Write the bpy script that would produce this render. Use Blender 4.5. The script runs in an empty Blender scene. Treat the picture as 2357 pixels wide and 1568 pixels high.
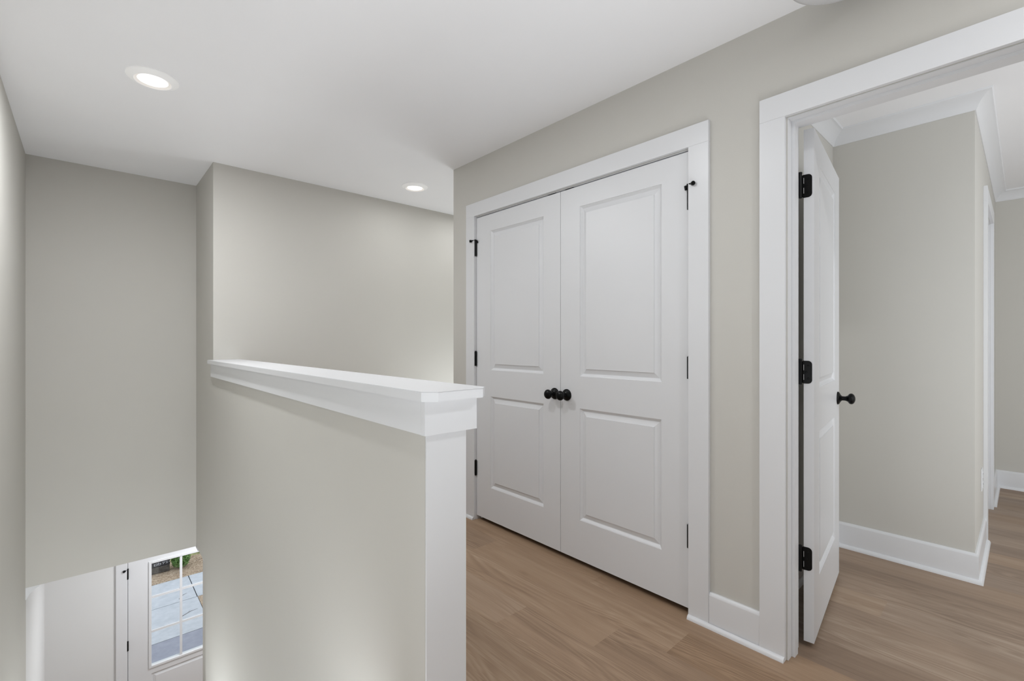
import bpy, bmesh, math, random
from mathutils import Vector, Matrix
random.seed(7)
C = bpy.context.scene.collection
W, H, FPX = 2357, 1568, 1077.0
TH = math.radians(47.656)
EYE = 1.205

# ------------------------------------------------------------------ materials
def nmat(name):
    m = bpy.data.materials.new(name); m.use_nodes = True
    nt = m.node_tree
    return m, nt, nt.nodes["Principled BSDF"]

def paint(name, col, rough=0.6, bump=0.0, spec=0.5, scale=260, coat=0.0):
    m, nt, b = nmat(name)
    tc = nt.nodes.new("ShaderNodeTexCoord")
    n = nt.nodes.new("ShaderNodeTexNoise"); n.inputs["Scale"].default_value = 3.0; n.inputs["Detail"].default_value = 3
    nt.links.new(tc.outputs["Object"], n.inputs["Vector"])
    mx = nt.nodes.new("ShaderNodeMix"); mx.data_type = 'RGBA'
    mx.inputs["A"].default_value = (*[c*0.985 for c in col], 1); mx.inputs["B"].default_value = (*[min(1, c*1.012) for c in col], 1)
    nt.links.new(n.outputs["Fac"], mx.inputs["Factor"])
    nt.links.new(mx.outputs["Result"], b.inputs["Base Color"])
    b.inputs["Roughness"].default_value = rough
    b.inputs["Specular IOR Level"].default_value = spec
    if bump:
        n2 = nt.nodes.new("ShaderNodeTexNoise"); n2.inputs["Scale"].default_value = scale; n2.inputs["Detail"].default_value = 2
        nt.links.new(tc.outputs["Object"], n2.inputs["Vector"])
        bp = nt.nodes.new("ShaderNodeBump"); bp.inputs["Strength"].default_value = bump; bp.inputs["Distance"].default_value = 0.001
        nt.links.new(n2.outputs["Fac"], bp.inputs["Height"]); nt.links.new(bp.outputs["Normal"], b.inputs["Normal"])
    return m

M = {}
M['beige'] = paint('greige_wall_paint', (0.56, 0.545, 0.508), 0.75, 0.12, 0.3)
M['foyer'] = paint('pale_wall', (0.72, 0.72, 0.715), 0.7, 0.1, 0.3)  # paler than the upstairs wall colour
M['white'] = paint('white_trim_paint', (0.705, 0.71, 0.725), 0.32, 0.0, 0.5)
M['doorw'] = paint('white_door_paint', (0.70, 0.705, 0.72), 0.38, 0.05, 0.5, 90)
M['ceil'] = paint('white_ceiling_paint', (0.87, 0.87, 0.885), 0.85, 0.08, 0.2)
M['black'] = paint('matte_black_metal', (0.003, 0.003, 0.003), 0.3, 0.0, 0.16)
M['dark'] = paint('dark_shade_fill', (0.04, 0.038, 0.035), 0.9)  # near-black in place of shade: closed closet, front door gap
M['steel'] = paint('bare_steel', (0.5, 0.5, 0.5), 0.3)
M['slot'] = paint('dark_outlet_slot', (0.03, 0.03, 0.03), 0.5)

def emis(name, col, s):
    m, nt, b = nmat(name)
    b.inputs["Base Color"].default_value = (0.8, 0.8, 0.8, 1)
    b.inputs["Emission Color"].default_value = (*col, 1); b.inputs["Emission Strength"].default_value = s
    return m
M['lens'] = emis('lit_lens', (1.0, 0.97, 0.92), 1.6)
M['lensrim'] = emis('lit_lens_rim', (1.0, 0.84, 0.70), 0.22)
M['cantrim'] = emis('white_trim_added_glow', (1.0, 0.98, 0.95), 0.13)  # faint emission put in to brighten the trim ring, itself no source
M['frost'] = paint('frosted_glass', (0.62, 0.62, 0.63), 0.4)

def glass():
    m = bpy.data.materials.new('clear_pane_glass'); m.use_nodes = True
    nt = m.node_tree; nt.nodes.clear()
    o = nt.nodes.new("ShaderNodeOutputMaterial"); mx = nt.nodes.new("ShaderNodeMixShader")
    t = nt.nodes.new("ShaderNodeBsdfTransparent"); t.inputs[0].default_value = (0.95, 0.97, 0.97, 1)
    g = nt.nodes.new("ShaderNodeBsdfGlossy"); g.inputs["Roughness"].default_value = 0.02
    mx.inputs[0].default_value = 0.05
    nt.links.new(t.outputs[0], mx.inputs[1]); nt.links.new(g.outputs[0], mx.inputs[2]); nt.links.new(mx.outputs[0], o.inputs[0])
    return m
M['glass'] = glass()

def floor_mat():
    m, nt, b = nmat('oak_vinyl_plank')
    L = nt.links.new
    uv = nt.nodes.new("ShaderNodeUVMap"); uv.uv_map = "grain"
    at = nt.nodes.new("ShaderNodeAttribute"); at.attribute_name = "plank"
    sep = nt.nodes.new("ShaderNodeSeparateXYZ"); L(at.outputs["Vector"], sep.inputs[0])
    def mapping(sx, sy):
        mp = nt.nodes.new("ShaderNodeMapping"); mp.inputs["Scale"].default_value = (sx, sy, 1); L(uv.outputs["UV"], mp.inputs["Vector"]); return mp
    # fine fibres
    m1 = mapping(230, 5); n1 = nt.nodes.new("ShaderNodeTexNoise"); n1.inputs["Detail"].default_value = 4; n1.inputs["Scale"].default_value = 1; L(m1.outputs[0], n1.inputs["Vector"])
    # broad streaks
    m2 = mapping(17, 0.9); n2 = nt.nodes.new("ShaderNodeTexNoise"); n2.inputs["Detail"].default_value = 5; n2.inputs["Scale"].default_value = 1; n2.inputs["Distortion"].default_value = 0.6; L(m2.outputs[0], n2.inputs["Vector"])
    # cathedral rings: contour lines of a smooth noise
    m3 = mapping(7.5, 0.75); n3 = nt.nodes.new("ShaderNodeTexNoise"); n3.inputs["Detail"].default_value = 1.2; n3.inputs["Scale"].default_value = 1; n3.inputs["Distortion"].default_value = 0.35; L(m3.outputs[0], n3.inputs["Vector"])
    mu = nt.nodes.new("ShaderNodeMath"); mu.operation = 'MULTIPLY'; mu.inputs[1].default_value = 145; L(n3.outputs["Fac"], mu.inputs[0])
    ad0 = nt.nodes.new("ShaderNodeMath"); ad0.operation = 'MULTIPLY_ADD'; ad0.inputs[1].default_value = 7; L(n1.outputs["Fac"], ad0.inputs[0]); L(mu.outputs[0], ad0.inputs[2])
    si = nt.nodes.new("ShaderNodeMath"); si.operation = 'SINE'; L(ad0.outputs[0], si.inputs[0])
    # where rings are strong
    m4 = mapping(3.0, 0.8); n4 = nt.nodes.new("ShaderNodeTexNoise"); n4.inputs["Detail"].default_value = 1; n4.inputs["Scale"].default_value = 1.3; L(m4.outputs[0], n4.inputs["Vector"])
    r4 = nt.nodes.new("ShaderNodeMapRange"); r4.inputs[1].default_value = 0.42; r4.inputs[2].default_value = 0.62; L(n4.outputs["Fac"], r4.inputs[0])
    rg = nt.nodes.new("ShaderNodeMath"); rg.operation = 'MULTIPLY'; L(si.outputs[0], rg.inputs[0]); L(r4.outputs[0], rg.inputs[1])
    # knots
    m5 = mapping(5.0, 1.9); v5 = nt.nodes.new("ShaderNodeTexVoronoi"); v5.inputs["Scale"].default_value = 1.0; v5.inputs["Randomness"].default_value = 1; L(m5.outputs[0], v5.inputs["Vector"])
    r5 = nt.nodes.new("ShaderNodeMapRange"); r5.inputs[1].default_value = 0.0; r5.inputs[2].default_value = 0.10; r5.inputs[3].default_value = 1; r5.inputs[4].default_value = 0; L(v5.outputs["Distance"], r5.inputs[0])
    def madd(a, k, c):
        q = nt.nodes.new("ShaderNodeMath"); q.operation = 'MULTIPLY_ADD'; q.inputs[1].default_value = k
        L(a, q.inputs[0])
        if isinstance(c, float): q.inputs[2].default_value = c
        else: L(c, q.inputs[2])
        return q.outputs[0]
    v = madd(n2.outputs["Fac"], 0.70, -0.35 + 0.5)
    v = madd(n1.outputs["Fac"], 0.46, v); v = madd(rg.outputs[0], -0.13, v)
    v = madd(sep.outputs["X"], 0.42, v); v = madd(r5.outputs[0], -0.16, v)
    v = madd(v, 1.0, -0.44)
    cr = nt.nodes.new("ShaderNodeValToRGB"); e = cr.color_ramp.elements
    e[0].position = 0.0; e[0].color = (0.165, 0.096, 0.052, 1); e[1].position = 1.0; e[1].color = (0.47, 0.34, 0.222, 1)
    k = e.new(0.5); k.color = (0.318, 0.202, 0.118, 1)
    L(v, cr.inputs[0])
    # per plank hue drift to grey
    gm = nt.nodes.new("ShaderNodeMix"); gm.data_type = 'RGBA'; L(sep.outputs["Y"], gm.inputs["Factor"]); L(cr.outputs[0], gm.inputs["A"])
    hs = nt.nodes.new("ShaderNodeHueSaturation"); hs.inputs["Saturation"].default_value = 0.62; hs.inputs["Value"].default_value = 0.98; L(cr.outputs[0], hs.inputs["Color"]); L(hs.outputs[0], gm.inputs["B"])
    L(gm.outputs["Result"], b.inputs["Base Color"])
    b.inputs["Roughness"].default_value = 0.5; b.inputs["Specular IOR Level"].default_value = 0.4
    bp = nt.nodes.new("ShaderNodeBump"); bp.inputs["Strength"].default_value = 0.12; bp.inputs["Distance"].default_value = 0.001
    L(n1.outputs["Fac"], bp.inputs["Height"]); L(bp.outputs["Normal"], b.inputs["Normal"])
    return m
M['plank'] = floor_mat()

def speckle(name, cols, scale, rough=0.9, bump=0.5, stretch=(1, 1, 1)):
    m, nt, b = nmat(name); L = nt.links.new
    tc = nt.nodes.new("ShaderNodeTexCoord"); mp = nt.nodes.new("ShaderNodeMapping"); mp.inputs["Scale"].default_value = stretch
    L(tc.outputs["Object"], mp.inputs["Vector"])
    n = nt.nodes.new("ShaderNodeTexNoise"); n.inputs["Scale"].default_value = scale; n.inputs["Detail"].default_value = 6; n.inputs["Roughness"].default_value = 0.65
    L(mp.outputs[0], n.inputs["Vector"])
    cr = nt.nodes.new("ShaderNodeValToRGB"); e = cr.color_ramp.elements
    e[0].position = 0.33; e[0].color = (*cols[0], 1); e[1].position = 0.67; e[1].color = (*cols[-1], 1)
    if len(cols) == 3: k = e.new(0.5); k.color = (*cols[1], 1)
    L(n.outputs["Fac"], cr.inputs[0]); L(cr.outputs[0], b.inputs["Base Color"])
    b.inputs["Roughness"].default_value = rough
    bp = nt.nodes.new("ShaderNodeBump"); bp.inputs["Strength"].default_value = bump; bp.inputs["Distance"].default_value = 0.02
    L(n.outputs["Fac"], bp.inputs["Height"]); L(bp.outputs["Normal"], b.inputs["Normal"])
    return m
M['concrete'] = speckle('broom_finished_concrete', [(0.46, 0.485, 0.53), (0.55, 0.575, 0.62)], 9, 0.85, 0.05)
M['porch'] = speckle('shade_toned_concrete', [(0.27, 0.285, 0.35), (0.33, 0.345, 0.415)], 9, 0.85, 0.05)  # concrete darkened and cooled, porch shade put into the colour
M['joint'] = paint('control_joint_dark', (0.05, 0.052, 0.06), 0.9)
M['straw'] = speckle('pine_straw', [(0.20, 0.125, 0.085), (0.47, 0.36, 0.26), (0.68, 0.56, 0.44)], 38, 0.95, 0.6, (1, 2.2, 1))
M['grass'] = speckle('dry_lawn', [(0.16, 0.19, 0.07), (0.36, 0.36, 0.16), (0.5, 0.42, 0.26)], 22, 0.95, 1.0)
M['leaf'] = speckle('shrub_leaf', [(0.045, 0.12, 0.02), (0.16, 0.32, 0.08), (0.33, 0.50, 0.18)], 30, 0.6, 0.2)
M['stem'] = paint('brown_twig', (0.14, 0.115, 0.10), 0.9)
M['block'] = speckle('weathered_grey_block', [(0.06, 0.05, 0.045), (0.17, 0.155, 0.14)], 14, 0.95, 0.5)
M['banner'] = speckle('black_plastic_film', [(0.008, 0.008, 0.01), (0.035, 0.035, 0.045)], 12, 0.5, 0.3)
M['mark'] = paint('white_print', (0.62, 0.63, 0.68), 0.6)
M['branch'] = M['stem']

# ------------------------------------------------------------------ helpers
def tag(o, label=None, cat=None, group=None, kind=None):
    if label: o['label'] = label
    if cat: o['category'] = cat
    if group: o['group'] = group
    if kind: o['kind'] = kind
    return o

def link(name, bm, mat, parent=None, smooth=False):
    me = bpy.data.meshes.new(name); bm.normal_update(); bm.to_mesh(me); bm.free()
    mats = mat if isinstance(mat, (list, tuple)) else [mat]
    for x in mats: me.materials.append(x)
    o = bpy.data.objects.new(name, me); C.objects.link(o)
    if smooth:
        for p in me.polygons: p.use_smooth = True
    if parent: o.parent = parent
    return o

def empty(name, loc=(0, 0, 0), rz=0.0):
    o = bpy.data.objects.new(name, None); C.objects.link(o); o.location = loc; o.rotation_euler = (0, 0, rz); o.empty_display_size = 0.05
    return o

def box(bm, x0, x1, y0, y1, z0, z1, mi=0):
    vs = [bm.verts.new((x, y, z)) for z in (z0, z1) for y in (y0, y1) for x in (x0, x1)]
    for f in ((0, 2, 3, 1), (4, 5, 7, 6), (0, 1, 5, 4), (2, 6, 7, 3), (0, 4, 6, 2), (1, 3, 7, 5)):
        fc = bm.faces.new([vs[i] for i in f]); fc.material_index = mi
    return vs

def boxes(name, lst, mat, parent=None, bevel=0.0):
    bm = bmesh.new()
    for b in lst: box(bm, *b)
    if bevel:
        bmesh.ops.bevel(bm, geom=bm.edges[:], offset=bevel, segments=2, affect='EDGES', profile=0.5)
    return link(name, bm, mat, parent)

def struct(name, lst, mat, bevel=0.0, parent=None):
    o = boxes(name, lst, mat, parent, bevel)
    if parent is None: o['kind'] = 'structure'
    return o

def lathe(bm, prof, M4=None, seg=32, close=True, mi=0):
    """prof: (r, h) pairs revolved round local z"""
    rings = []
    for r, h in prof:
        if r < 1e-6: rings.append([bm.verts.new((0, 0, h))])
        else: rings.append([bm.verts.new((r*math.cos(2*math.pi*i/seg), r*math.sin(2*math.pi*i/seg), h)) for i in range(seg)])
    fs = []
    for a, b in zip(rings[:-1], rings[1:]):
        for i in range(seg):
            j = (i+1) % seg
            if len(a) == 1 and len(b) == 1: continue
            if len(a) == 1: fs.append(bm.faces.new((a[0], b[j], b[i])))
            elif len(b) == 1: fs.append(bm.faces.new((a[i], a[j], b[0])))
            else: fs.append(bm.faces.new((a[i], a[j], b[j], b[i])))
    for f in fs: f.material_index = mi
    vs = [v for r in rings for v in r]
    if M4: bmesh.ops.transform(bm, matrix=M4, verts=vs)
    return vs

def rod(bm, a, b, r, seg=16, r2=None):
    a, b = Vector(a), Vector(b); d = b-a; L = d.length
    q = d.to_track_quat('Z', 'Y').to_matrix().to_4x4(); q.translation = a
    r2 = r if r2 is None else r2
    lathe(bm, [(0, 0), (r*0.9, 0), (r, r*0.12), (r2, L-r*0.12), (r2*0.9, L), (0, L)], q, seg)

def ball(bm, c, r, sz=1.0):
    bmesh.ops.create_uvsphere(bm, u_segments=20, v_segments=12, radius=r, matrix=Matrix.Translation(c) @ Matrix.Diagonal((1, 1, sz, 1)))

def offset_path(pts, d, closed=False):
    """offset a 2D polyline to its left by d with mitres"""
    n = len(pts); out = []
    for i in range(n):
        p = Vector(pts[i])
        a = Vector(pts[i-1]) if (i > 0 or closed) else None
        b = Vector(pts[(i+1) % n]) if (i < n-1 or closed) else None
        def nrm(u, v):
            t = (v-u).normalized(); return Vector((-t.y, t.x))
        if a is None: out.append(p + nrm(p, b)*d)
        elif b is None: out.append(p + nrm(a, p)*d)
        else:
            n1, n2 = nrm(a, p), nrm(p, b); m = (n1+n2)
            k = m.dot(m)/2
            out.append(p + m*(d/max(k, 1e-6)) if k > 1e-6 else p + n1*d)
    return out

def sweep(name, pts, prof, z, mat, parent=None, closed=False, caps=True):
    """profile (distance from wall to the left of the path, height) closed polygon swept along pts"""
    bm = bmesh.new(); cols = []
    offs = [offset_path(pts, d, closed) for d, h in prof]
    for i in range(len(pts)):
        cols.append([bm.verts.new((offs[k][i].x, offs[k][i].y, z+prof[k][1])) for k in range(len(prof))])
    m = len(prof); segs = range(len(pts)) if closed else range(len(pts)-1)
    for i in segs:
        a, b = cols[i], cols[(i+1) % len(pts)]
        for k in range(m):
            l = (k+1) % m; bm.faces.new((a[k], a[l], b[l], b[k]))
    if caps and not closed:
        bm.faces.new(cols[0][::-1]); bm.faces.new(cols[-1])
    bmesh.ops.recalc_face_normals(bm, faces=bm.faces[:])
    o = link(name, bm, mat, parent, True)
    o.data.set_sharp_from_angle(angle=math.radians(28))
    return o

CROWN = [(0, 0), (0, -0.078), (0.004, -0.078), (0.007, -0.073), (0.010, -0.066), (0.014, -0.056), (0.020, -0.045), (0.028, -0.034), (0.038, -0.024), (0.049, -0.016), (0.056, -0.012), (0.062, -0.010), (0.064, -0.006), (0.066, 0)]
BASE = [(0, 0), (0.015, 0), (0.015, 0.131), (0.0145, 0.134), (0.008, 0.1425), (0.006, 0.144), (0, 0.144)]
def shoe_prof(off=0.0, r=0.017):
    p = [(off, 0), (off+r, 0)]
    for i in range(1, 7):
        a = i/6*math.pi/2; p.append((off+r*math.cos(a)*1.0, r*1.15*math.sin(a)))
    return p

# ------------------------------------------------------------------ key dimensions
XW = 1.962          # closet wall face
XL = -0.293         # stair left wall face
XS = 0.650          # stair side of the half wall
XH = 0.778          # hall side of the half wall
YE = 1.047          # end of the half wall drywall
YB = 3.77           # hallway back wall
YH = 4.44           # wall above the foyer
CZ = 2.445
XB = XW+0.118       # bedroom side of the closet wall
LZ = -3.12          # lower floor
LC = -0.42          # lower ceiling
YF = 6.40           # front wall
BX = 3.30           # bedroom inner wall
BY0, BY1 = 0.775, 0.171
FX = 5.60

# ------------------------------------------------------------------ floors
def plank_floor(name, rects, z, pw=0.1803, pl=1.22, x0=1.845, fixed={}):
    bm = bmesh.new(); uvl = bm.loops.layers.uv.new("grain"); cl = bm.loops.layers.float_vector.new("plank")
    rnd = random.Random(11)
    cache = {}
    for (ax, bx, ay, by) in rects:
        k = math.floor((ax-x0)/pw + 1e-6)
        while x0+k*pw < bx-1e-6:
            if k not in cache: cache[k] = (fixed.get(k, rnd.uniform(0, pl)), {})
            off, tones = cache[k]
            xa, xb = max(ax, x0+k*pw), min(bx, x0+(k+1)*pw)
            j = math.floor((ay-off)/pl)
            while off+j*pl < by-1e-6:
                ya, yb = max(ay, off+j*pl), min(by, off+(j+1)*pl)
                if j not in tones:
                    tones[j] = (rnd.uniform(0.12, 0.88), rnd.uniform(0, 0.75), rnd.uniform(0, 40), rnd.uniform(0, 40))
                t, g, du, dv = tones[j]
                if (k, j) in TONE: t, g = TONE[(k, j)]
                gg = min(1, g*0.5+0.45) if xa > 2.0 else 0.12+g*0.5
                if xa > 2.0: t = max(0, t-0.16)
                vs = [bm.verts.new(p) for p in ((xa, ya, z), (xb, ya, z), (xb, yb, z), (xa, yb, z))]
                f = bm.faces.new(vs)
                for l in f.loops:
                    l[uvl].uv = (l.vert.co.x+du, l.vert.co.y+dv); l[cl] = Vector((t, gg, 0))
                j += 1
            k += 1
    return link(name, bm, M['plank'])
TONE = {(-3, 0): (0.30, 0.35), (-3, 1): (0.62, 0.5), (-1, 0): (0.62, 0.2), (-1, -1): (0.10, 0.0), (-1, 1): (0.22, 0.4), (-2, 0): (0.55, 0.25), (-2, 1): (0.35, 0.8), (0, 0): (0.55, 0.2), (-4, 0): (0.6, 0.3)}
FIX = {-1: 0.937, -3: 0.308, 4: 0.43, 0: 0.25, -2: 1.15, -4: 0.75}
for _k in range(1, 22):
    if _k != 4: FIX[_k] = 0.80+0.29*((_k*0.618) % 1.0)
for _j in range(-4, 6): TONE[(0, _j)] = (0.5, 0.2)
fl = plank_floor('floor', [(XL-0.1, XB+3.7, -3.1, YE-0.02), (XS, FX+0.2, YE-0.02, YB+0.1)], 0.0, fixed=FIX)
fl['kind'] = 'structure'
struct('floor_deck', [(XL-0.1, FX+0.2, -3.1, YE-0.01, LC+0.1, -0.002), (XH, FX+0.2, YE-0.01, YB+0.1, LC+0.1, -0.002)], M['beige'])
fl2 = plank_floor('floor_lower', [(XL-0.1, 3.4, 0.5, YF-0.0)], LZ, x0=1.8)
fl2['kind'] = 'structure'

# ------------------------------------------------------------------ ceilings
struct('ceiling', [(XL-0.12, FX+0.2, -3.1, YH+0.12, CZ, CZ+0.1)], M['ceil'])
struct('ceiling_foyer', [(XL-0.12, 3.4, YH+0.115, YF+0.1, LC, LC+0.1), (XS+0.002, 3.4, YB+0.1, YH+0.115, LC, LC+0.1)], M['ceil'])

# ------------------------------------------------------------------ walls
struct('wall_left', [(XL-0.12, XL, -3.1, YH+0.03, LZ, CZ)], M['beige'])
struct('wall_foyer_left', [(XL-0.12, XL, YH+0.03, YF, LZ, LC+0.1)], M['foyer'])
struct('wall_stair_end', [(XL, XS+0.1, YH, YH+0.115, LC, CZ)], M['beige'])
# stair side of the half wall: low run, then full height; its lower part steps back beside the foyer
YL = 4.05
struct('wall_half', [(XS, XH, YE, YB, LZ, 1.055), (XS, XH, YB, YL, LZ, CZ), (XS, XH, YL, YH, LC, CZ), (XS+0.044, XH, YL, YH, LZ, LC)], M['beige'])
struct('wall_back', [(XH, 3.3, YB, YB+0.115, 0, CZ)], M['beige'])
OC0, OC1 = 0.992, 2.516       # closet opening
OB0, OB1 = -0.168, 0.606      # bedroom door opening
OZ = 2.053
struct('wall_right', [
    (XW, XB, OC1, 2.779, 0, CZ), (XW, XB, OC0, OC1, OZ, CZ), (XW, XB, OB1, OC0, 0, CZ),
    (XW, XB, OB0, OB1, OZ, CZ), (XW, XB, -3.1, OB0, 0, CZ)], M['beige'])
struct('wall_alcove', [(XB, 3.3, 2.664, 2.779, 0, CZ), (3.3, 3.4, 2.664, YB+0.115, 0, CZ)], M['beige'])
struct('wall_closet', [(XB, BX, BY0, BY0+0.115, 0, CZ)], M['beige'])
struct('wall_closet_back', [(2.75, 2.78, BY0+0.115, 2.664, 0, CZ)], M['dark'])  # coloured dark to stand in for the closed closet's shade
DN0, DN1 = 4.09, 4.81
struct('wall_bedroom_left', [(BX, BX+0.115, BY1+0.115, BY0+0.115, 0, CZ), (BX, DN0, BY1, BY1+0.115, 0, CZ), (DN0, DN1, BY1, BY1+0.115, OZ, CZ), (DN1, FX, BY1, BY1+0.115, 0, CZ)], M['beige'])
struct('wall_bedroom_far', [(FX, FX+0.12, -3.1, BY1+0.115, 0, CZ)], M['beige'])
struct('wall_behind', [(XL-0.12, FX+0.12, -3.2, -3.1, 0, CZ)], M['beige'])
# foyer
DF0, DF1, DFT = 0.326, 1.262, -1.045
struct('wall_front', [(XL-0.12, DF0-0.02, YF, YF+0.14, LZ, LC+0.1), (DF1+0.02, 3.4, YF, YF+0.14, LZ, LC+0.1), (DF0-0.02, DF1+0.02, YF, YF+0.14, DFT+0.02, LC+0.1)], M['foyer'])
struct('wall_foyer_right', [(3.3, 3.4, 0.5, YF, LZ, LC+0.1)], M['foyer'])
struct('wall_lower_back', [(XL-0.12, 3.4, 0.4, 0.5, LZ, LC+0.1)], M['foyer'])

# stairs down to the foyer
bm = bmesh.new()
nr = 16; rise = -LZ/nr; run = 0.2
for i in range(nr-1):
    y0 = 1.0+0.232*i
    if i > 11: break
    box(bm, XL, XS, y0+0.02, y0+0.27, -rise*(i+1)-0.16, -rise*(i+1))
o = link('floor_stairs', bm, M['plank']); o['kind'] = 'structure'
me = o.data; me.uv_layers.new(name="grain")

# ------------------------------------------------------------------ half wall trim
t1 = empty('trim_1', (XS, YE, 0)); t1['kind'] = 'structure'
def put(o, p):
    o.parent = p; o.matrix_parent_inverse = Matrix.Translation(p.location).inverted(); return o
# cap with clipped corners
bm = bmesh.new()
CX0, CX1, CY0 = 0.613, 0.815, 0.976
out = [(CX0, 3.757), (CX0, 1.006), (CX0+0.030, CY0), (CX1-0.030, CY0), (CX1, 1.006), (CX1, YB-0.001), (XS-0.001, YB-0.001), (XS-0.001, 3.757)]
z0, z1 = 1.056, 1.081
vb = [bm.verts.new((x, y, z0)) for x, y in out]; vt = [bm.verts.new((x, y, z1)) for x, y in out]
bm.faces.new(vb[::-1]); bm.faces.new(vt)
for i in range(len(out)):
    j = (i+1) % len(out); bm.faces.new((vb[i], vb[j], vt[j], vt[i]))
bmesh.ops.recalc_face_normals(bm, faces=bm.faces[:])
bmesh.ops.bevel(bm, geom=[e for e in bm.edges if abs(e.verts[0].co.z-e.verts[1].co.z) < 1e-5], offset=0.0015, segments=2, affect='EDGES')
put(link('cap_board', bm, M['white']), t1)
AX0, AX1, AY0, AZ0 = 0.631, 0.797, 1.018, 0.967
for nm, b in (('apron_board', (AX0, XS-0.0005, AY0+0.0192, YB-0.02, AZ0, z0-0.0003)), ('apron_board', (XH+0.0005, AX1, AY0+0.0192, YB-0.002, AZ0, z0-0.0003)), ('apron_board', (AX0, AX1, AY0, AY0+0.0190, AZ0-0.0005, z0-0.0003))):
    put(boxes(nm, [b], M['white'], bevel=0.0008), t1)
put(boxes('end_board', [(XS+0.0003, XH-0.0003, 1.0415, YE-0.0003, 0.0, z0-0.0005)], M['white'], bevel=0.0006), t1)
# skirt board down the hall side of the half wall
b2 = sweep('baseboard_half_wall', [(XH, YE+0.002), (XH, YB-0.001)][::-1], BASE, 0, M['white']); b2['kind'] = 'structure'
s2 = sweep('shoe_molding', [(XH, YE+0.002), (XH, YB-0.001)][::-1], shoe_prof(0.015), 0, M['white'], b2)

# ------------------------------------------------------------------ casings on the closet wall
def casing(name, plane, sgn, a0, a1, zt, w=0.090, hh=0.090, th=0.018, axis='x', zb=0.0, right=True):
    """flat casing: legs and head on a wall plane; axis = wall normal axis; a0<a1 opening"""
    p = empty(name, (plane, (a0+a1)/2, zb) if axis == 'x' else ((a0+a1)/2, plane, zb)); p['kind'] = 'structure'
    lo, hi = sorted((plane, plane+sgn*th))
    def mk(nm, u0, u1, z0, z1):
        b = (lo, hi, u0, u1, z0, z1) if axis == 'x' else (u0, u1, lo, hi, z0, z1)
        put(boxes(nm, [b], M['white'], bevel=0.0012), p)
    mk('casing_leg', a1, a1+w, zb, zt); mk('casing_leg', a0-w, a0, zb, zt); mk('casing_head', a0-w, a1+w, zt, zt+hh)
    return p
casing('trim_2', XW, -1, OC0, OC1, 2.055)
casing('trim_3', XW, -1, -0.171, 0.610, 2.055)
casing('trim_4', XB, 1, -0.171, 0.610, 2.055)
casing('trim_5', BY1, -1, DN0, DN1, 2.055, axis='y')
casing('trim_6', YF, -1, DF0-0.003, DF1+0.003, DFT+0.005, axis='y', zb=LZ)

def frame(name, x0, x1, y0, y1, zt, th, stop=None, zb=0.0, axis='x'):
    """door frame boards inside an opening; clear opening is y0..y1"""
    p = empty(name, ((x0+x1)/2, (y0+y1)/2, zb)); p['kind'] = 'structure'
    def mk(nm, a0, a1, u0, u1, c0, c1):
        b = (a0, a1, u0, u1, c0, c1) if axis == 'x' else (u0, u1, a0, a1, c0, c1)
        put(boxes(nm, [b], M['white']), p)
    mk('jamb', x0, x1, y1, y1+th, zb, zt); mk('jamb', x0, x1, y0-th, y0, zb, zt); mk('head_jamb', x0, x1, y0-th, y1+th, zt, zt+th)
    if stop:
        s0, s1, d = stop
        mk('door_stop', s0, s1, y1-d, y1-0.0002, zb, zt-d); mk('door_stop', s0, s1, y0+0.0002, y0+d, zb, zt-d); mk('door_stop', s0, s1, y0, y1, zt-d, zt-0.0002)
    return p
frame('trim_7', XW+0.0005, XB-0.0005, OC0+0.003, OC1-0.003, 2.0495, 0.003, (XW+0.041, XW+0.075, 0.011))
frame('trim_8', XW+0.0005, XB-0.0005, -0.165, 0.603, 2.0495, 0.003, (1.999, 2.035, 0.011))

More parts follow.
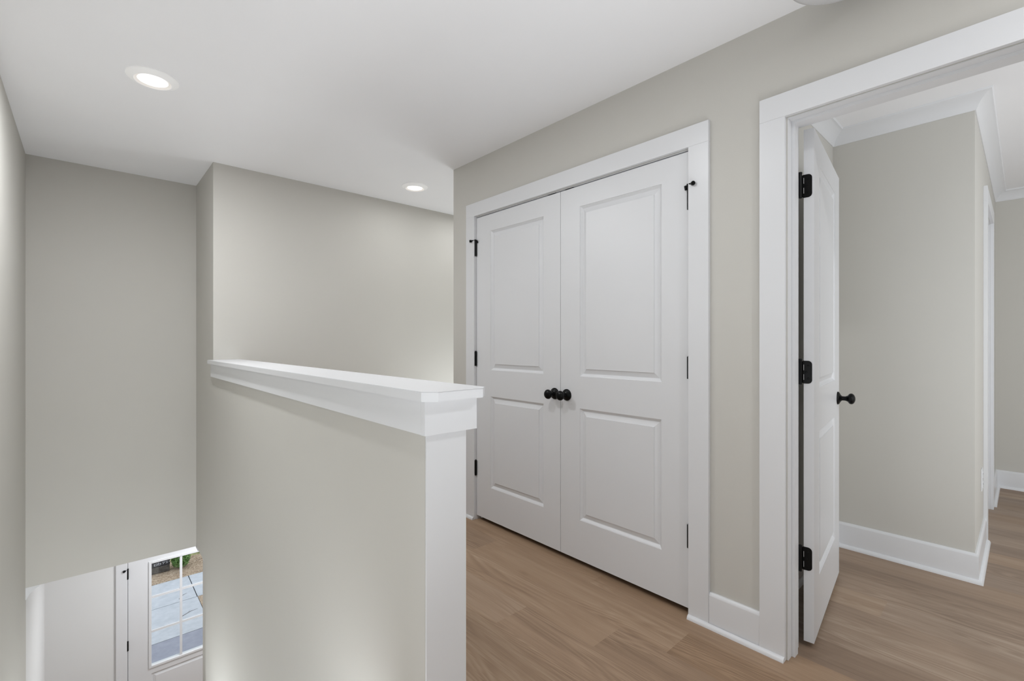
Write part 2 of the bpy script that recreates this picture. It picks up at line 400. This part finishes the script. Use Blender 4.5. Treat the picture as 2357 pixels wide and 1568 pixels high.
# ------------------------------------------------------------------ doors
PROF = [(0, 0), (0.001, -0.0030), (0.0035, -0.0038), (0.008, -0.0080), (0.013, -0.0125), (0.0150, -0.0130), (0.0160, -0.0130), (0.0400, -0.0052), (0.0405, -0.0022)]
def door_leaf(name, w, h, t, panels, mat, parent, prof=PROF, back=True, holes=()):
    """local x = width, front face at y=0 facing -y, back at y=t, z up"""
    bm = bmesh.new()
    def face_side(front):
        xs = sorted({0, w} | {p[0] for p in panels} | {p[1] for p in panels})
        zs = sorted({0, h} | {p[2] for p in panels} | {p[3] for p in panels})
        def P(x, z, d): return bm.verts.new((x, -d, z)) if front else bm.verts.new((x, t+d, z))
        def quad(vs):
            bm.faces.new(vs if front else vs[::-1])
        for i in range(len(xs)-1):
            for j in range(len(zs)-1):
                cx, cz = (xs[i]+xs[i+1])/2, (zs[j]+zs[j+1])/2
                if any(p[0] < cx < p[1] and p[2] < cz < p[3] for p in panels): continue
                quad([P(xs[i], zs[j], 0), P(xs[i+1], zs[j], 0), P(xs[i+1], zs[j+1], 0), P(xs[i], zs[j+1], 0)])
        for k, p in enumerate(panels):
            rings = []
            for ins, dep in prof:
                rings.append([P(p[0]+ins, p[2]+ins, dep), P(p[1]-ins, p[2]+ins, dep), P(p[1]-ins, p[3]-ins, dep), P(p[0]+ins, p[3]-ins, dep)])
            for a, b in zip(rings[:-1], rings[1:]):
                for q in range(4):
                    r = (q+1) % 4; quad([a[q], a[r], b[r], b[q]])
            quad(rings[-1])
    face_side(True); face_side(False)
    c = [(0, 0), (w, 0), (w, t), (0, t)]
    for (a, b) in ((0, 1), (1, 2), (2, 3), (3, 0)):
        pass
    def rect(pts): bm.faces.new([bm.verts.new(q) for q in pts])
    rect([(0, 0, 0), (0, 0, h), (0, t, h), (0, t, 0)]); rect([(w, 0, 0), (w, t, 0), (w, t, h), (w, 0, h)])
    rect([(0, 0, h), (w, 0, h), (w, t, h), (0, t, h)]); rect([(0, 0, 0), (0, t, 0), (w, t, 0), (w, 0, 0)])
    bmesh.ops.remove_doubles(bm, verts=bm.verts[:], dist=1e-6)
    return link(name, bm, mat, parent)

KNOB_ROSE = [(0, 0), (0.032, 0), (0.0325, 0.002), (0.0315, 0.005), (0.027, 0.009), (0.018, 0.013), (0.0125, 0.018), (0, 0.018)]
KNOB_BALL = [(0.0, 0.012), (0.0125, 0.013), (0.0108, 0.019), (0.0104, 0.026), (0.0108, 0.033), (0.013, 0.038)] + [(0.0268*math.sin(math.radians(a)), 0.0565-0.017*math.cos(math.radians(a))) for a in range(38, 181, 10)] + [(0, 0.0735)]
def knob(parent, x, z, y=0.0, side=-1):
    """knob on a leaf: axis along local -y (side=-1) or +y"""
    R = Matrix.Translation((x, y, z)) @ Matrix.Rotation(math.radians(90 if side < 0 else -90), 4, 'X')
    bm = bmesh.new(); lathe(bm, KNOB_ROSE, R, 40); bmesh.ops.recalc_face_normals(bm, faces=bm.faces[:])
    k = link('knob_rose', bm, M['black'], parent, True)
    bm = bmesh.new(); lathe(bm, KNOB_BALL, R, 40); bmesh.ops.recalc_face_normals(bm, faces=bm.faces[:])
    b = link('door_knob', bm, M['black'], parent, True)
    k.parent = b; return b

DH = 2.014; DZ = 0.030
def closet_leaf(name, y_hinge, y_free, lab):
    """leaf hung on the closet wall; local x runs from hinge towards free edge"""
    d = 1 if y_free < y_hinge else -1
    w = abs(y_hinge-y_free)
    p = empty(name, (XW+0.002, y_hinge if d > 0 else y_free, DZ), math.radians(-90)); p['kind'] = 'structure'
    return p, w
XD = XW+0.003
# with rotation -90deg: local x -> -Y world, local -y -> -X world (towards the hall)
for nm, ya, yb, hinge_at, kx in (('door_1', 2.5105, 1.7545, 'start', None), ('door_2', 1.7515, 0.9975, 'end', None)):
    w = ya-yb
    p = empty(nm, (XD, ya, DZ), math.radians(-90)); p['kind'] = 'structure'
    if nm == 'door_1': pan = (ya-2.3645, ya-1.885)
    else: pan = (ya-1.6145, ya-1.1315)
    panels = [(pan[0], pan[1], 0.245-DZ, 0.846-DZ), (pan[0], pan[1], 1.019-DZ, 1.934-DZ)]
    door_leaf('door_leaf', w, DH, 0.035, panels, M['doorw'], p)
    knob(p, (ya-1.796) if nm == 'door_1' else (ya-1.706), 0.912-DZ)
    hy = -0.0025 if hinge_at == 'start' else w+0.0025
    sg = -1 if hinge_at == 'start' else 1
    for i, (h0, h1) in enumerate(((1.786, 1.889), (1.042, 1.140), (0.300, 0.402))):
        bm = bmesh.new()
        rod(bm, (hy, -0.0075, h0-DZ), (hy, -0.0075, h1-DZ), 0.0082, 20)
        for q in (0.25, 0.5, 0.75):
            zz = h0-DZ+(h1-h0)*q
            lathe(bm, [(0.0080, zz-0.0004), (0.0085, zz-0.0003), (0.0085, zz+0.0003), (0.0080, zz+0.0004)], Matrix.Translation((hy, -0.0075, 0)), 16)
        rod(bm, (hy, -0.0075, h1-DZ-0.001), (hy, -0.0075, h1-DZ+0.004), 0.0045, 16)
        hg = link('hinge', bm, M['black'], p, False)
        if i == 0:
            bm = bmesh.new(); zt = h1-DZ+0.004
            rod(bm, (hy, -0.0075, zt-0.004), (hy, -0.0075, zt+0.003), 0.009, 16)
            rod(bm, (hy-sg*0.006, -0.012, zt+0.003), (hy+sg*0.030, -0.030, zt-0.003), 0.0032, 12)
            rod(bm, (hy+sg*0.024, -0.024, zt-0.003), (hy+sg*0.034, -0.036, zt-0.005), 0.009, 16)
            rod(bm, (hy, -0.0075, zt), (hy-sg*0.016, -0.014, zt-0.004), 0.0032, 12)
            rod(bm, (hy-sg*0.014, -0.013, zt-0.001), (hy-sg*0.015, -0.004, zt-0.018), 0.0055, 12)
            st = link('hinge_stop', bm, M['black'], hg, False)
    cy = (ya-1.846, ya-1.791) if nm == 'door_1' else (ya-1.719, ya-1.663)
    boxes('ball_catch', [(cy[0], cy[1], 0.001, 0.026, DH+0.0002, DH+0.0052)], M['black'], p)

# open bedroom door
p = empty('door_3', (2.107, 0.557, 0.022), math.radians(6.65)); p['kind'] = 'structure'
w3 = 0.757
pn = [(0.128, 0.607, 0.245-0.022, 0.840-0.022), (0.128, 0.607, 1.016-0.022, 1.932-0.022)]
door_leaf('door_leaf', w3, 2.022, 0.035, pn, M['doorw'], p)
knob(p, w3-0.062, 0.922-0.022)
knob(p, w3-0.062, 0.922-0.022, 0.035, 1)
bmx = [(w3-0.0005, w3+0.0012, 0.005, 0.030, 0.872, 0.930)]
boxes('latch_plate', bmx, M['black'], p)
for h0, h1 in ((1.775, 1.866), (1.040, 1.130), (0.303, 0.394)):
    # door-edge plate with two rounded corners, in the edge plane (local x=0), spanning local y .006...0.035, plus bridge to barrel
    bm = bmesh.new(); zc0, zc1 = h0-0.022, h1-0.022; r = 0.014; y0, y1 = 0.0065, 0.0375
    out = [(y1, zc0), (y1, zc1)]
    for k in range(0, 7): a = math.pi/2*k/6; out.append((y0+r-r*math.sin(a), zc1-r+r*math.cos(a)))
    for k in range(0, 7): a = math.pi/2*k/6; out.append((y0+r-r*math.cos(a), zc0+r-r*math.sin(a)))
    va = [bm.verts.new((-0.0015, y, z)) for y, z in out]; vb = [bm.verts.new((0.0005, y, z)) for y, z in out]
    bm.faces.new(va); bm.faces.new(vb[::-1])
    for i in range(len(out)):
        j = (i+1) % len(out); bm.faces.new((va[j], va[i], vb[i], vb[j]))
    # screws
    for zz in (zc0+0.02, (zc0+zc1)/2, zc1-0.02):
        lathe(bm, [(0, 0.0028), (0.003, 0.0026), (0.0042, 0.0015)], Matrix.Translation((0, y0+0.013 if zz != (zc0+zc1)/2 else y0+0.019, zz)) @ Matrix.Rotation(math.radians(-90), 4, 'Y'), 14)
    bx = -0.0155; by = 0.0445
    # tongue from plate to barrel
    q = [(-0.0015, 0.0375), (0.0005, 0.0375), (bx+0.001, by+0.001), (bx-0.001, by-0.0005)]
    a = [bm.verts.new((x, y, zc0+0.002)) for x, y in q]; b = [bm.verts.new((x, y, zc1-0.002)) for x, y in q]
    bm.faces.new(a); bm.faces.new(b[::-1])
    for i in range(4): bm.faces.new((a[(i+1) % 4], a[i], b[i], b[(i+1) % 4]))
    bmesh.ops.recalc_face_normals(bm, faces=bm.faces[:])
    rod(bm, (bx, by, zc0-0.003), (bx, by, zc1+0.003), 0.0065, 20)
    hg = link('hinge', bm, M['black'], p)
    bm = bmesh.new(); rod(bm, (bx, by, zc1+0.002), (bx, by, zc1+0.008), 0.0075, 16)
    link('hinge_pin', bm, M['black'], hg)
    bm = bmesh.new()
    for zz in (zc0+0.026, zc1-0.026): box(bm, bx+0.0045, bx+0.0065, by-0.012, by-0.0105, zz-0.011, zz+0.011)
    link('hinge_leaf_edge', bm, M['steel'], hg)

# ------------------------------------------------------------------ baseboards and shoe mouldings (hall)
# path with the room on its left: closet wall faces -x, so travel towards -y?  left of (0,-1) is +x ; left of (0,1) is -x
def run(name, pts, off=0.015, base=True, shoe=True, shoe_pts=None, shoe_off=None):
    b = None
    if base:
        b = sweep(name, pts, BASE, 0, M['white']); b['kind'] = 'structure'
    if shoe:
        s = sweep('shoe_molding' if base else name, shoe_pts or pts, shoe_prof(off if shoe_off is None else shoe_off), 0, M['white'], b)
        if not base: s['kind'] = 'structure'
    return b
run('baseboard_right', [(XW, 0.7005), (XW, 0.9015)], shoe=False)
sh = sweep('shoe_molding', [(XW, 0.6105), (XW, OC0-0.001)], shoe_prof(0.0183, 0.015), 0, M['white'], bpy.data.objects['baseboard_right'])
run('baseboard_right_far', [(XW, OC1+0.0905), (XW, 2.779), (3.3, 2.779)], shoe=False)
sh = sweep('shoe_molding', [(XW, OC1+0.001), (XW, 2.779+0.003), (3.3, 2.782)], shoe_prof(0.0183, 0.015), 0, M['white'], bpy.data.objects['baseboard_right_far'])
run('baseboard_right_near', [(XW, -3.1), (XW, -0.262)])
run('baseboard_back', [(3.3, YB), (XH, YB)])
run('baseboard_left', [(XL, 0.98), (XL, -3.1)])
# bedroom
run('baseboard_bedroom', [(DN0-0.0905, BY1), (BX, BY1), (BX, BY0), (XB+0.02, BY0)])
run('baseboard_bedroom_far', [(FX, -3.1), (FX, BY1), (DN1+0.0905, BY1)])
run('baseboard_bedroom_near', [(XB, -0.262), (XB, -3.1)])
cr = sweep('trim_9', [(FX, -3.1), (FX, BY1), (BX, BY1), (BX, BY0), (XB, BY0), (XB, -3.1)], CROWN, CZ, M['white']); cr['kind'] = 'structure'
# foyer crown seen in profile below the stair-end wall
cr = sweep('trim_10', [(XL, YF), (XL, YH)], CROWN, LC, M['white']); cr['kind'] = 'structure'
cr = sweep('trim_11', [(XS+0.044, YH-0.07), (XS+0.044, YH), ], [(d*0.72, h*1.35) for d, h in CROWN], LC, M['white']); cr['kind'] = 'structure'

# closed white door in the bedroom's side wall
p = empty('door_5', (DN0, BY1+0.03, 0.02)); p['kind'] = 'structure'
door_leaf('door_leaf', DN1-DN0-0.006, 2.02, 0.035, [(0.12, 0.59, 0.22, 0.82), (0.12, 0.59, 1.0, 1.91)], M['doorw'], p)
frame('trim_12', BY1+0.0005, BY1+0.1145, DN0, DN1-0.0005, 2.05, 0.003, None, axis='y')

# ------------------------------------------------------------------ front door with lites
p = empty('door_4', (DF0+0.007, YF+0.002, LZ+0.02)); p['kind'] = 'structure'
DW, DHH = DF1-DF0-0.014, DFT-0.008-(LZ+0.02)
gx0, gx1 = 0.195-0.0, DW-0.195
gz0, gz1 = (-2.318)-(LZ+0.02), (-1.205)-(LZ+0.02)
bm = bmesh.new()
T = 0.044
box(bm, 0, gx0, 0, T, 0, DHH); box(bm, gx1, DW, 0, T, 0, DHH); box(bm, gx0, gx1, 0, T, gz1, DHH)
link('door_frame_stiles', bm, M['doorw'], p)
door_leaf('lower_panel', gx1-gx0, gz0, T, [(0.0+0.0, gx1-gx0-0.0, 0.24, gz0-0.085)], M['doorw'], p).location = (gx0, 0, 0)
# glazing frame
bm = bmesh.new(); fw = 0.026
def ring(bm, x0, x1, z0, z1, w, y0, y1):
    box(bm, x0-w, x0, y0, y1, z0-w, z1+w); box(bm, x1, x1+w, y0, y1, z0-w, z1+w)
    box(bm, x0, x1, y0, y1, z0-w, z0); box(bm, x0, x1, y0, y1, z1, z1+w)
ring(bm, gx0+0.002, gx1-0.002, gz0+0.002, gz1-0.002, fw, -0.011, 0.012)
bmesh.ops.bevel(bm, geom=bm.edges[:], offset=0.003, segments=1, affect='EDGES')
link('glazing_bead', bm, M['white'], p)
bm = bmesh.new(); mw = 0.0225
mx = (gx0+gx1)/2
box(bm, mx-mw/2, mx+mw/2, -0.004, 0.012, gz0, gz1)
dz = (gz1-gz0)/3
for k in (1, 2): box(bm, gx0, gx1, -0.0035, 0.0115, gz0+dz*k-mw/2, gz0+dz*k+mw/2)
link('muntin_grid', bm, M['white'], p)
boxes('gap_shade_strip', [(-0.0045, -0.0005, 0.006, 0.03, 0, DHH)], M['dark'], p)  # dark strip that stands in for shade in the hinge-side gap
link_g = bmesh.new(); box(link_g, gx0+0.001, gx1-0.001, 0.018, 0.022, gz0+0.001, gz1-0.001)
link('glass_pane', link_g, M['glass'], p)
for i, zt in enumerate((-1.206, -1.964, -2.72)):
    bm = bmesh.new(); h1 = zt-(LZ+0.02); h0 = h1-0.102
    rod(bm, (-0.004, -0.009, h0), (-0.004, -0.009, h1), 0.008, 16)
    hg = link('hinge', bm, M['black'], p)
    if i == 0:
        bm = bmesh.new()
        rod(bm, (-0.004, -0.009, h1), (-0.004, -0.009, h1+0.008), 0.010, 16)
        rod(bm, (-0.004, -0.009, h1+0.002), (-0.032, -0.03, h1-0.002), 0.004, 12)
        rod(bm, (-0.028, -0.026, h1-0.002), (-0.040, -0.036, h1-0.004), 0.012, 12)
        link('hinge_stop', bm, M['black'], hg)
frame('trim_13', YF+0.0005, YF+0.1395, DF0+0.003, DF1-0.003, DFT, 0.02, (YF+0.05, YF+0.065, 0.010), zb=LZ, axis='y')
run_b = sweep('baseboard_front', [(DF0-0.095, YF), (XL, YF), (XL, YH)], BASE, LZ, M['white']); run_b['kind'] = 'structure'

# ------------------------------------------------------------------ ceiling lights
def can_light(x, y, label):
    p = empty('recessed_light', (x, y, CZ)); tag(p, label, 'ceiling light')
    bm = bmesh.new()
    lathe(bm, [(0.102, -0.0002), (0.1025, -0.003), (0.099, -0.006), (0.085, -0.012), (0.076, -0.0175), (0.073, -0.0185), (0.071, -0.0178), (0.070, -0.005)], None, 64)
    bmesh.ops.recalc_face_normals(bm, faces=bm.faces[:])
    link('trim_ring', bm, M['cantrim'], p, True)
    bm = bmesh.new(); lathe(bm, [(0.0702, -0.0166), (0.067, -0.0150), (0.059, -0.0115)], None, 64)
    link('lens_rim', bm, M['lensrim'], p, True)
    bm = bmesh.new(); lathe(bm, [(0, -0.0110), (0.060, -0.0114)], None, 64)
    link('lens', bm, M['lens'], p, True)
    return p
can_light(0.2340, 2.765, 'round white recessed ceiling light glowing above the stairwell')
can_light(1.944, 3.285, 'small round white recessed ceiling light near the hallway back wall')
# shallow dome fixture, top right edge of the view
# it hangs clear of the casing, only its lower rim is in view
p = empty('flush_mount_light', (1.752, 0.381, CZ)); tag(p, 'unlit round white flush mount ceiling fixture above the bedroom doorway', 'ceiling light')
bm = bmesh.new(); lathe(bm, [(0.0, -0.0002), (0.140, -0.0002), (0.144, -0.012), (0.144, -0.030)], None, 64); link('fixture_base', bm, M['white'], p, True)
bm = bmesh.new(); lathe(bm, [(0.146, -0.024), (0.155, -0.030), (0.157, -0.060), (0.152, -0.080), (0.130, -0.094), (0.08, -0.102), (0, -0.105)], None, 64); link('glass_bowl', bm, M['frost'], p, True)

# outlet in the bedroom side wall
p = empty('wall_outlet', (3.80, BY1, 0.417)); tag(p, 'white duplex wall outlet low on the bedroom side wall', 'outlet')
boxes('cover_plate', [(-0.036, 0.036, -0.006, -0.0002, -0.062, 0.062)], M['white'], p, bevel=0.0015)
for zc in (-0.029, 0.029):
    rc = boxes('receptacle', [(-0.017, 0.017, -0.0082, -0.0055, zc-0.019, zc+0.019)], M['white'], p, bevel=0.001)
    boxes('slots', [(-0.008, -0.0055, -0.0086, -0.0078, zc-0.002, zc+0.008), (0.0055, 0.008, -0.0086, -0.0078, zc-0.002, zc+0.008), (-0.002, 0.002, -0.0086, -0.0078, zc-0.012, zc-0.007)], M['slot'], rc)

# ------------------------------------------------------------------ outside the front door
GZ = -3.20
YP, YW1, YW2 = 8.54, 9.65, 10.62
XJ = 1.43
struct('floor_porch', [(-4, XJ, YF+0.14, YP-0.006, GZ-0.2, GZ)], M['porch'])
struct('floor_walkway', [(-4, XJ, YP+0.006, YW1-0.006, GZ-0.2, GZ)], M['concrete'])
struct('floor_sidewalk', [(-4, XJ-0.007, YW1+0.006, YW2, GZ-0.2, GZ), (XJ+0.007, 6, YW1+0.006, YW2, GZ-0.2, GZ)], M['concrete'])
struct('floor_joints', [(-4, 6, YF+0.14, YW2+0.3, GZ-0.25, GZ-0.012)], M['joint'])
def lumpy(name, x0, x1, y0, y1, z, mat, n=60, amp=0.03):
    bm = bmesh.new(); rnd = random.Random(name); vs = []
    for j in range(n+1):
        for i in range(n+1):
            e = 0 if (i in (0, n) or j in (0, n)) else 1
            vs.append(bm.verts.new((x0+(x1-x0)*i/n, y0+(y1-y0)*j/n, z+e*rnd.uniform(0, amp))))
    for j in range(n):
        for i in range(n):
            a = j*(n+1)+i; bm.faces.new((vs[a], vs[a+1], vs[a+n+2], vs[a+n+1]))
    return link(name, bm, mat)
o = lumpy('pine_straw_bed', -3, 5, YW2-0.006, 11.55, GZ+0.001, M['straw'], 110, 0.014); tag(o, 'brown pine straw mulch beyond the concrete sidewalk', 'mulch', kind='stuff')
o = lumpy('pine_straw_strip', XJ+0.005, 3.6, YF+0.2, YW1-0.01, GZ+0.003, M['straw'], 60, 0.03); tag(o, 'triangle of brown pine straw beside the walkway edge', 'mulch', kind='stuff')
o = lumpy('lawn', -6, 10, 11.55, 22, GZ+0.002, M['grass'], 120, 0.012); tag(o, 'dry yellow green lawn behind the mulch bed', 'grass', kind='stuff')
# shrub
def shrub(name, c, r, h, n, label):
    p = empty(name, c); tag(p, label, 'shrub')
    bm = bmesh.new(); rnd = random.Random(name+label)
    for i in range(n):
        th = rnd.uniform(0, 2*math.pi); ph = math.acos(rnd.uniform(-0.75, 1)); rr = rnd.uniform(0.55, 1.0)
        q = Vector((r*rr*math.sin(ph)*math.cos(th), r*rr*math.sin(ph)*math.sin(th), h*0.47+h*0.53*rr*math.cos(ph)))
        s = rnd.uniform(0.012, 0.024)
        u = Vector((rnd.gauss(0, 1), rnd.gauss(0, 1), rnd.gauss(0, 1))).normalized(); v = u.orthogonal().normalized()
        vs = [bm.verts.new(q-u*s), bm.verts.new(q+v*s*0.45), bm.verts.new(q+u*s), bm.verts.new(q-v*s*0.45)]
        bm.faces.new(vs)
    link('foliage', bm, M['leaf'], p)
    bm = bmesh.new()
    for i in range(12):
        a = rnd.uniform(0, 2*math.pi); rod(bm, (0.02*math.cos(a), 0.02*math.sin(a), 0), (r*0.7*math.cos(a), r*0.7*math.sin(a), h*rnd.uniform(0.4, 0.7)), 0.005, 6, 0.002)
    link('branches', bm, M['stem'], p)
shrub('shrub', (1.372, 11.10, GZ+0.016), 0.160, 0.41, 3600, 'small bright green shrub on the mulch outside the front door')
shrub('shrub', (1.80, 11.72, GZ+0.016), 0.14, 0.22, 900, 'low dark green clump at the upper right corner of the door glass')
# weathered block with a strip of black printed film on it
o = boxes('edging_block', [(-0.6, 0.395, -0.14, 0.14, 0, 0.118)], M['block'], bevel=0.010); o.location = (0.80, 11.20, GZ+0.016)
tag(o, 'weathered dark grey block edging on the mulch left of the shrub', 'block')
p = empty('printed_banner', (0.80, 11.20, GZ+0.1345)); tag(p, 'black strip with white lettering standing on the grey block edging', 'banner')
boxes('film', [(-0.6, 0.40, -0.132, -0.124, 0.0, 0.128)], M['banner'], p, bevel=0.002)
boxes('film_flap', [(-0.6, 0.38, -0.124, -0.02, 0.0, 0.012)], M['banner'], p, bevel=0.002)
X0 = 0.158
def letter(strokes, w=0.011):
    bm = bmesh.new()
    for pts in strokes:
        P = [Vector((x, -0.1332, z*0.95+0.008)) for x, z in pts]
        L, R = [], []
        for i, q in enumerate(P):
            a = (q-P[i-1]).normalized() if i else None; b = (P[i+1]-q).normalized() if i < len(P)-1 else None
            t = (a or b) if (a is None or b is None) else (a+b).normalized()
            n = Vector((-t.z, 0, t.x))*w/2
            L.append(bm.verts.new(q+n)); R.append(bm.verts.new(q-n))
        for i in range(len(P)-1): bm.faces.new((R[i], R[i+1], L[i+1], L[i]))
    link('letter', bm, M['mark'], p)
letter([[(X0, .03), (X0, .062), (X0+.045, .062), (X0+.045, .03), (X0-.004, .03)]])
letter([[(X0+.062, .078), (X0+.064, .028), (X0+.098, .030), (X0+.100, .056), (X0+.074, .062)]])
letter([[(X0+.118, .066), (X0+.162, .070), (X0+.130, .030)]], .013)
letter([[(X0+.172, .068), (X0+.206, .066), (X0+.178, .034), (X0+.210, .036)]])
letter([[(X0+.224, .062), (X0+.236, .050)]])

# fallen twigs
def twig(loc, rz, L, label):
    bm = bmesh.new()
    rod(bm, (0, 0, 0.004), (L*0.6, 0.02, 0.004), 0.0030, 6, 0.0024); rod(bm, (L*0.6, 0.02, 0.004), (L, -0.01, 0.003), 0.0024, 6, 0.001); rod(bm, (L*0.45, 0.013, 0.004), (L*0.7, 0.06, 0.004), 0.0018, 6, 0.0008)
    o = link('twig', bm, M['stem'], None); o.location = loc; o.rotation_euler = (0, 0, rz); tag(o, label, 'twig', 'fallen twigs outside')
twig((1.62, 11.10, GZ+0.05), 0.3, 0.45, 'dark fallen twig lying on the mulch at the right of the glass')
twig((1.13, 9.10, GZ), 0.45, 0.26, 'thin twig on the pale concrete walkway near the corner of the mulch')
twig((1.18, 9.75, GZ), 0.9, 0.20, 'thin twig on the sidewalk just beyond the joint')
# unseen porch roof, added to shade the slab by the door
struct('ceiling_porch_shade', [(-1.5, 4.0, YF+0.14, 8.0, -0.35, -0.25)], M['ceil'])
struct('wall_outside', [(XL-1.5, XL-0.12, YF+0.02, YF+0.14, LZ-0.1, LC+0.1)], M['foyer'])

# ------------------------------------------------------------------ lights
def area(name, loc, rot, sx, sy, power, col=(1, 1, 1), shape='RECTANGLE', spread=180):
    l = bpy.data.lights.new(name, 'AREA'); l.shape = shape; l.size = sx
    if shape in ('RECTANGLE', 'ELLIPSE'): l.size_y = sy
    l.energy = power; l.color = col; l.spread = math.radians(spread)
    o = bpy.data.objects.new(name, l); C.objects.link(o); o.location = loc; o.rotation_euler = [math.radians(a) for a in rot]
    return o
WARM = (0.955, 0.975, 1.0)
COOL = (0.90, 0.955, 1.0)
area('can_lamp', (0.234, 2.765, CZ-0.020), (0, 0, 0), 0.11, 0.11, 19.5, WARM, 'DISK')
area('can_lamp', (1.944, 3.285, CZ-0.020), (0, 0, 0), 0.11, 0.11, 2.23, WARM, 'DISK')
area('can_lamp', (0.75, 1.36, CZ-0.020), (0, 0, 0), 0.11, 0.11, 6.8, WARM, 'DISK')
area('can_lamp', (1.3, -0.55, CZ-0.020), (0, 0, 0), 0.11, 0.11, 11, WARM, 'DISK')
# unseen soft fill panels added behind the camera, facing forward and upward
area('hall_fill', (0.8, -2.9, 1.3), (90, 0, 0), 2.0, 2.0, 5.76, COOL)
area('hall_up_fill', (0.75, -0.35, 0.12), (180, 0, 0), 1.9, 1.3, 3.8, COOL)
area('ceiling_fill', (0.65, -0.15, 0.12), (158, 0, -12), 1.2, 0.8, 8, COOL, spread=85)  # unseen uplight added to lighten the hall ceiling
area('stairwell_up_fill', (0.18, 2.6, -1.6), (180, 0, 0), 0.8, 2.2, 42, COOL)  # upward fill added low in the stairwell, out of view
area('stairwell_fill', (0.18, 1.15, -0.65), (90, 0, 0), 0.8, 1.3, 27, COOL)  # fill added below the view for the wall above the foyer
area('landing_fill', (XL+0.03, 1.9, 0.7), (90, 0, -90), 2.2, 2.4, 3.9, COOL)  # panel added on the unseen left wall to light the half wall
area('alcove_lamp', (2.75, 3.27, CZ-0.03), (0, 0, 0), 0.5, 0.5, 3.88, WARM)
area('alcove_up_fill', (2.75, 3.15, 0.25), (180, 0, 0), 0.7, 0.5, 11, COOL)  # uplight added out of sight round the alcove corner
area('bedroom_fill', (3.9, -2.9, 1.4), (90, 0, 0), 2.6, 2.0, 23, COOL)  # added bedroom fill panel, no window behind it
area('bedroom_up_fill', (3.7, -1.4, 0.1), (180, 0, 0), 2.6, 2.2, 3.44, COOL)  # upward fill added near the unseen bedroom floor
area('foyer_top_fill', (1.2, 5.4, LC-0.03), (0, 0, 0), 0.6, 0.6, 31.68, (0.94, 0.97, 1.0))  # unseen fill added under the foyer ceiling
area('foyer_side_fill', (2.2, 4.0, -1.8), (90, 0, 40), 1.2, 1.5, 12.87, (0.96, 0.98, 1.0))  # side fill added out of view in the foyer

area('hall_low_fill', (XL+0.03, 0.05, 0.6), (90, 0, -90), 1.5, 1.1, 8.5, COOL)  # low fill added to lift the lower closet doors
area('bedroom_side_fill', (XB+0.06, -1.3, 1.2), (90, 0, -90), 1.8, 1.8, 36, COOL)  # fill added behind the closet wall for the bedroom inner wall


w = bpy.data.worlds.new("World"); bpy.context.scene.world = w; w.use_nodes = True
bg = w.node_tree.nodes["Background"]; bg.inputs[0].default_value = (0.88, 0.93, 1.0, 1); bg.inputs[1].default_value = 1.4
s = bpy.data.lights.new('sun', 'SUN'); s.energy = 0.6; s.angle = math.radians(20); s.color = (1, 0.96, 0.9)
so = bpy.data.objects.new('sun', s); C.objects.link(so); so.rotation_euler = (math.radians(-25), math.radians(15), 0)

# ------------------------------------------------------------------ camera
cam = bpy.data.cameras.new('camera'); co = bpy.data.objects.new('camera', cam); C.objects.link(co)
cam.sensor_fit = 'HORIZONTAL'; cam.sensor_width = 36.0; cam.lens = 36.0*FPX/W
cam.shift_y = (787.0-784.0)/W
cam.clip_start = 0.05
co.location = (0, 0, EYE)
co.rotation_euler = (math.radians(90), 0, TH-math.radians(90))
bpy.context.scene.camera = co
sc = bpy.context.scene
sc.view_settings.view_transform = 'Standard'
sc.view_settings.exposure = 0.0
sc.cycles.max_bounces = 10; sc.cycles.diffuse_bounces = 6; sc.cycles.glossy_bounces = 3; sc.cycles.transparent_max_bounces = 8
sc.cycles.sample_clamp_indirect = 4.0
sc.cycles.caustics_reflective = False; sc.cycles.caustics_refractive = False
try:
    sc.cycles.use_denoising = True
except Exception: pass
